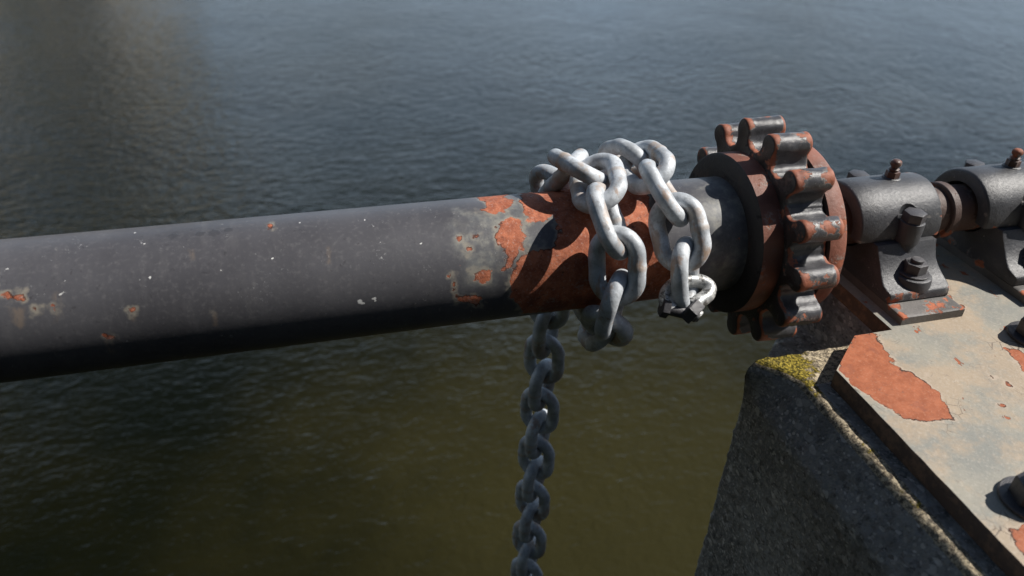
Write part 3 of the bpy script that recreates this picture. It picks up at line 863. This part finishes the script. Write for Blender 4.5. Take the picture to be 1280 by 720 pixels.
b0, b1 = Vector(uy(836, 386, -.117)), Vector(uy(872, 395, -.126))
ax = (b1-b0).normalized()
simple('pin', tube([b0-ax*.002, (b0+b1)/2, b1], .0068, sub=2), M_BOLT, sh)
def along(vf, p, d):
    q = Vector((0, 0, 1)).rotation_difference(d); V, Fc = vf
    return [q @ Vector(v)+p for v in V], Fc
nd = (ax+Vector((0, -.75, -.55))).normalized()
np_ = Vector(uy(863, 387, -.121))
simple('hex_nut', along(prism(hexpoly(0, 0, .0150, 5), -.004, .009, .0014, True), np_, nd), M_BOLT, sh)
simple('bolt_end', along(prism(circ(0, 0, .0080, 24), .009, .0125, .0012), np_, nd), M_SH, sh)
simple('bolt_head', along(prism(hexpoly(0, 0, .0110, 20), -.001, .007, .001), b0-ax*.002, -ax), M_BOLT, sh)

# ------------------------------------------------------------------ water and far bank
ZW = -2.0
def sheet(name, x0, x1, y0, y1, z, mat):
    me = mesh(name, [(x0, y0, z), (x1, y0, z), (x1, y1, z), (x0, y1, z)], [(0, 1, 2, 3)])
    o = link(name, me, mat, None, smooth=False); return o
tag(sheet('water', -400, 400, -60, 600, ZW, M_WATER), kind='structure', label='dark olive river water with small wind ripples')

def build_bank():
    # wooded far bank up river, brown late-autumn crowns; it is what the left part of the water mirrors
    V, Fc = [], []; nx, nz = 260, 60
    for i in range(nx+1):
        a = radians(-75+70*i/nx)     # azimuth from +Y, negative to the left
        ridge = 19*(.62+.55*mn.noise(Vector((a*7, 3, 0)))+.28*mn.noise(Vector((a*25, 1, 0))))*min(1, (nx-i)/30+.15)
        for k in range(nz+1):
            t = k/nz; z = ZW-.3+ridge*1.35*math.sin(min(t*1.25, 1)*pi/2)*(1 if t < .8 else 1-(t-.8)*1.2); d = 52+26*t
            p = Vector((d*sin(a), d*cos(a), z)); q = p*.28
            b = mn.noise(q)*2.0+mn.noise(q*2.7)*1.0+mn.noise(q*7)*.5
            V.append((p.x*(1-b*.022), p.y*(1-b*.022), z+b*.8*min(1, t*5)))
    for i in range(nx):
        for k in range(nz): j = i*(nz+1)+k; Fc.append((j, j+nz+1, j+nz+2, j+1))
    me = mesh('offframe_trees', V, Fc)
    n = NT('brown_autumn_crowns')
    c = n.mix(n.ramp(n.noise(.35, 6, .7), .4, .6), (.28, .27, .19), (.50, .42, .32)); c = n.mix(n.ramp(n.noise(2.5, 5, .7), .45, .65, 0, .35), c, (.10, .09, .06))
    m_ = n.fin(c, .9, n.bump(n.noise(1.6, 6, .75), .25, 1), spec=.1)
    tag(link('offframe_trees', me, m_, None), kind='stuff', label='brown wooded river bank mirrored in the water')
build_bank()
def build_sky_block_trees():
    # unseen trees added behind and left of the camera to block low sky light
    V, Fc = [], []; nx, nz = 220, 40
    for i in range(nx+1):
        a = radians(128+150*i/nx)
        top = 15*(1+.35*mn.noise(Vector((a*5, 8, 0)))+.15*mn.noise(Vector((a*19, 2, 0))))
        for k in range(nz+1):
            t = k/nz; z = ZW-.3+top*math.sin(min(t*1.25, 1)*pi/2); d = 13+7*t+(6*(t-.8) if t > .8 else 0)
            p = Vector((d*sin(a), d*cos(a), z)); b = mn.noise(p*.5)*1.4+mn.noise(p*1.4)*.7+mn.noise(p*3.5)*.35
            V.append((p.x*(1-b*.05), p.y*(1-b*.05), z+b*.4*min(1, t*5)))
    for i in range(nx):
        for k in range(nz): j = i*(nz+1)+k; Fc.append((j, j+1, j+nz+2, j+nz+1))
    me = mesh('offframe_trees', V, Fc)
    n = NT('sky_block_green')
    m_ = n.fin(n.mix(n.ramp(n.noise(1.2, 6, .7), .4, .6), (.03, .04, .015), (.08, .085, .035)), .9, n.bump(n.noise(4, 6, .75), .3, 1), spec=.1)
    tag(link('offframe_trees', me, m_, None), kind='stuff', label='dark green unseen trees added behind the camera to block low sky')
build_sky_block_trees()
# ------------------------------------------------------------------ light
SUN = Vector((cos(radians(45.5)), -.075, sin(radians(45.5)))).normalized()
el = math.asin(SUN.z); az = atan2(SUN.x, SUN.y)
w = bpy.data.worlds.new('World'); scn.world = w; w.use_nodes = True
nt = w.node_tree; bg = nt.nodes['Background']
sky = nt.nodes.new('ShaderNodeTexSky'); sky.sky_type = 'NISHITA'; sky.sun_disc = False
sky.sun_elevation = el; sky.sun_rotation = az; sky.air_density = 1.0; sky.dust_density = .6; sky.ozone_density = 1.2
# bright thin cloud added low over the far side to brighten the water's reflections
g = nt.nodes.new('ShaderNodeTexCoord'); sx_ = nt.nodes.new('ShaderNodeSeparateXYZ'); nt.links.new(g.outputs['Generated'], sx_.inputs[0])
def mr(inp, a, b, c, d):
    m = nt.nodes.new('ShaderNodeMapRange'); m.interpolation_type = 'SMOOTHSTEP'; nt.links.new(inp, m.inputs[0])
    for i_, v_ in enumerate((a, b, c, d)): m.inputs[i_+1].default_value = v_
    return m.outputs[0]
def mm_(a, b):
    m = nt.nodes.new('ShaderNodeMath'); m.operation = 'MULTIPLY'; nt.links.new(a, m.inputs[0]); nt.links.new(b, m.inputs[1]); return m.outputs[0]
cn = nt.nodes.new('ShaderNodeTexNoise'); cn.inputs['Scale'].default_value = 2.2; cn.inputs['Detail'].default_value = 7
mp = nt.nodes.new('ShaderNodeMapping'); mp.inputs['Scale'].default_value = (1, 1, 3.0); nt.links.new(g.outputs['Generated'], mp.inputs[0]); nt.links.new(mp.outputs[0], cn.inputs['Vector'])
cm = mm_(mm_(mr(sx_.outputs[1], .1, .7, 0, 1), mr(sx_.outputs[2], .62, .22, 0, 1)), mr(cn.outputs[0], .3, .62, .35, 1))
mx = nt.nodes.new('ShaderNodeMix'); mx.data_type = 'RGBA'; nt.links.new(cm, mx.inputs[0]); nt.links.new(sky.outputs[0], mx.inputs[6]); mx.inputs[7].default_value = (13.5, 17.6, 22.5, 1)
nt.links.new(mx.outputs[2], bg.inputs[0]); bg.inputs[1].default_value = .05
L = bpy.data.lights.new('sun', 'SUN'); L.energy = 5.0; L.angle = radians(.53); L.color = (1, .955, .89)
so = bpy.data.objects.new('sun', L); COL.objects.link(so); so.rotation_euler = SUN.to_track_quat('Z', 'Y').to_euler(); so.location = (2, 0, 3)

cam = bpy.data.cameras.new('camera'); co = bpy.data.objects.new('camera', cam); COL.objects.link(co)
cam.sensor_width = 36; cam.lens = F/1280*36; cam.clip_start = .02; cam.clip_end = 3000
Mx = Matrix(((RT[0], UP[0], -FW[0], CAM[0]), (RT[1], UP[1], -FW[1], CAM[1]), (RT[2], UP[2], -FW[2], CAM[2]), (0, 0, 0, 1)))
co.matrix_world = Mx
cam.dof.use_dof = True; cam.dof.focus_distance = .90; cam.dof.aperture_fstop = 4.2
scn.camera = co
scn.view_settings.view_transform = 'Standard'; scn.view_settings.look = 'None'; scn.view_settings.gamma = 1; scn.view_settings.exposure = .28
scn.cycles.use_denoising = True
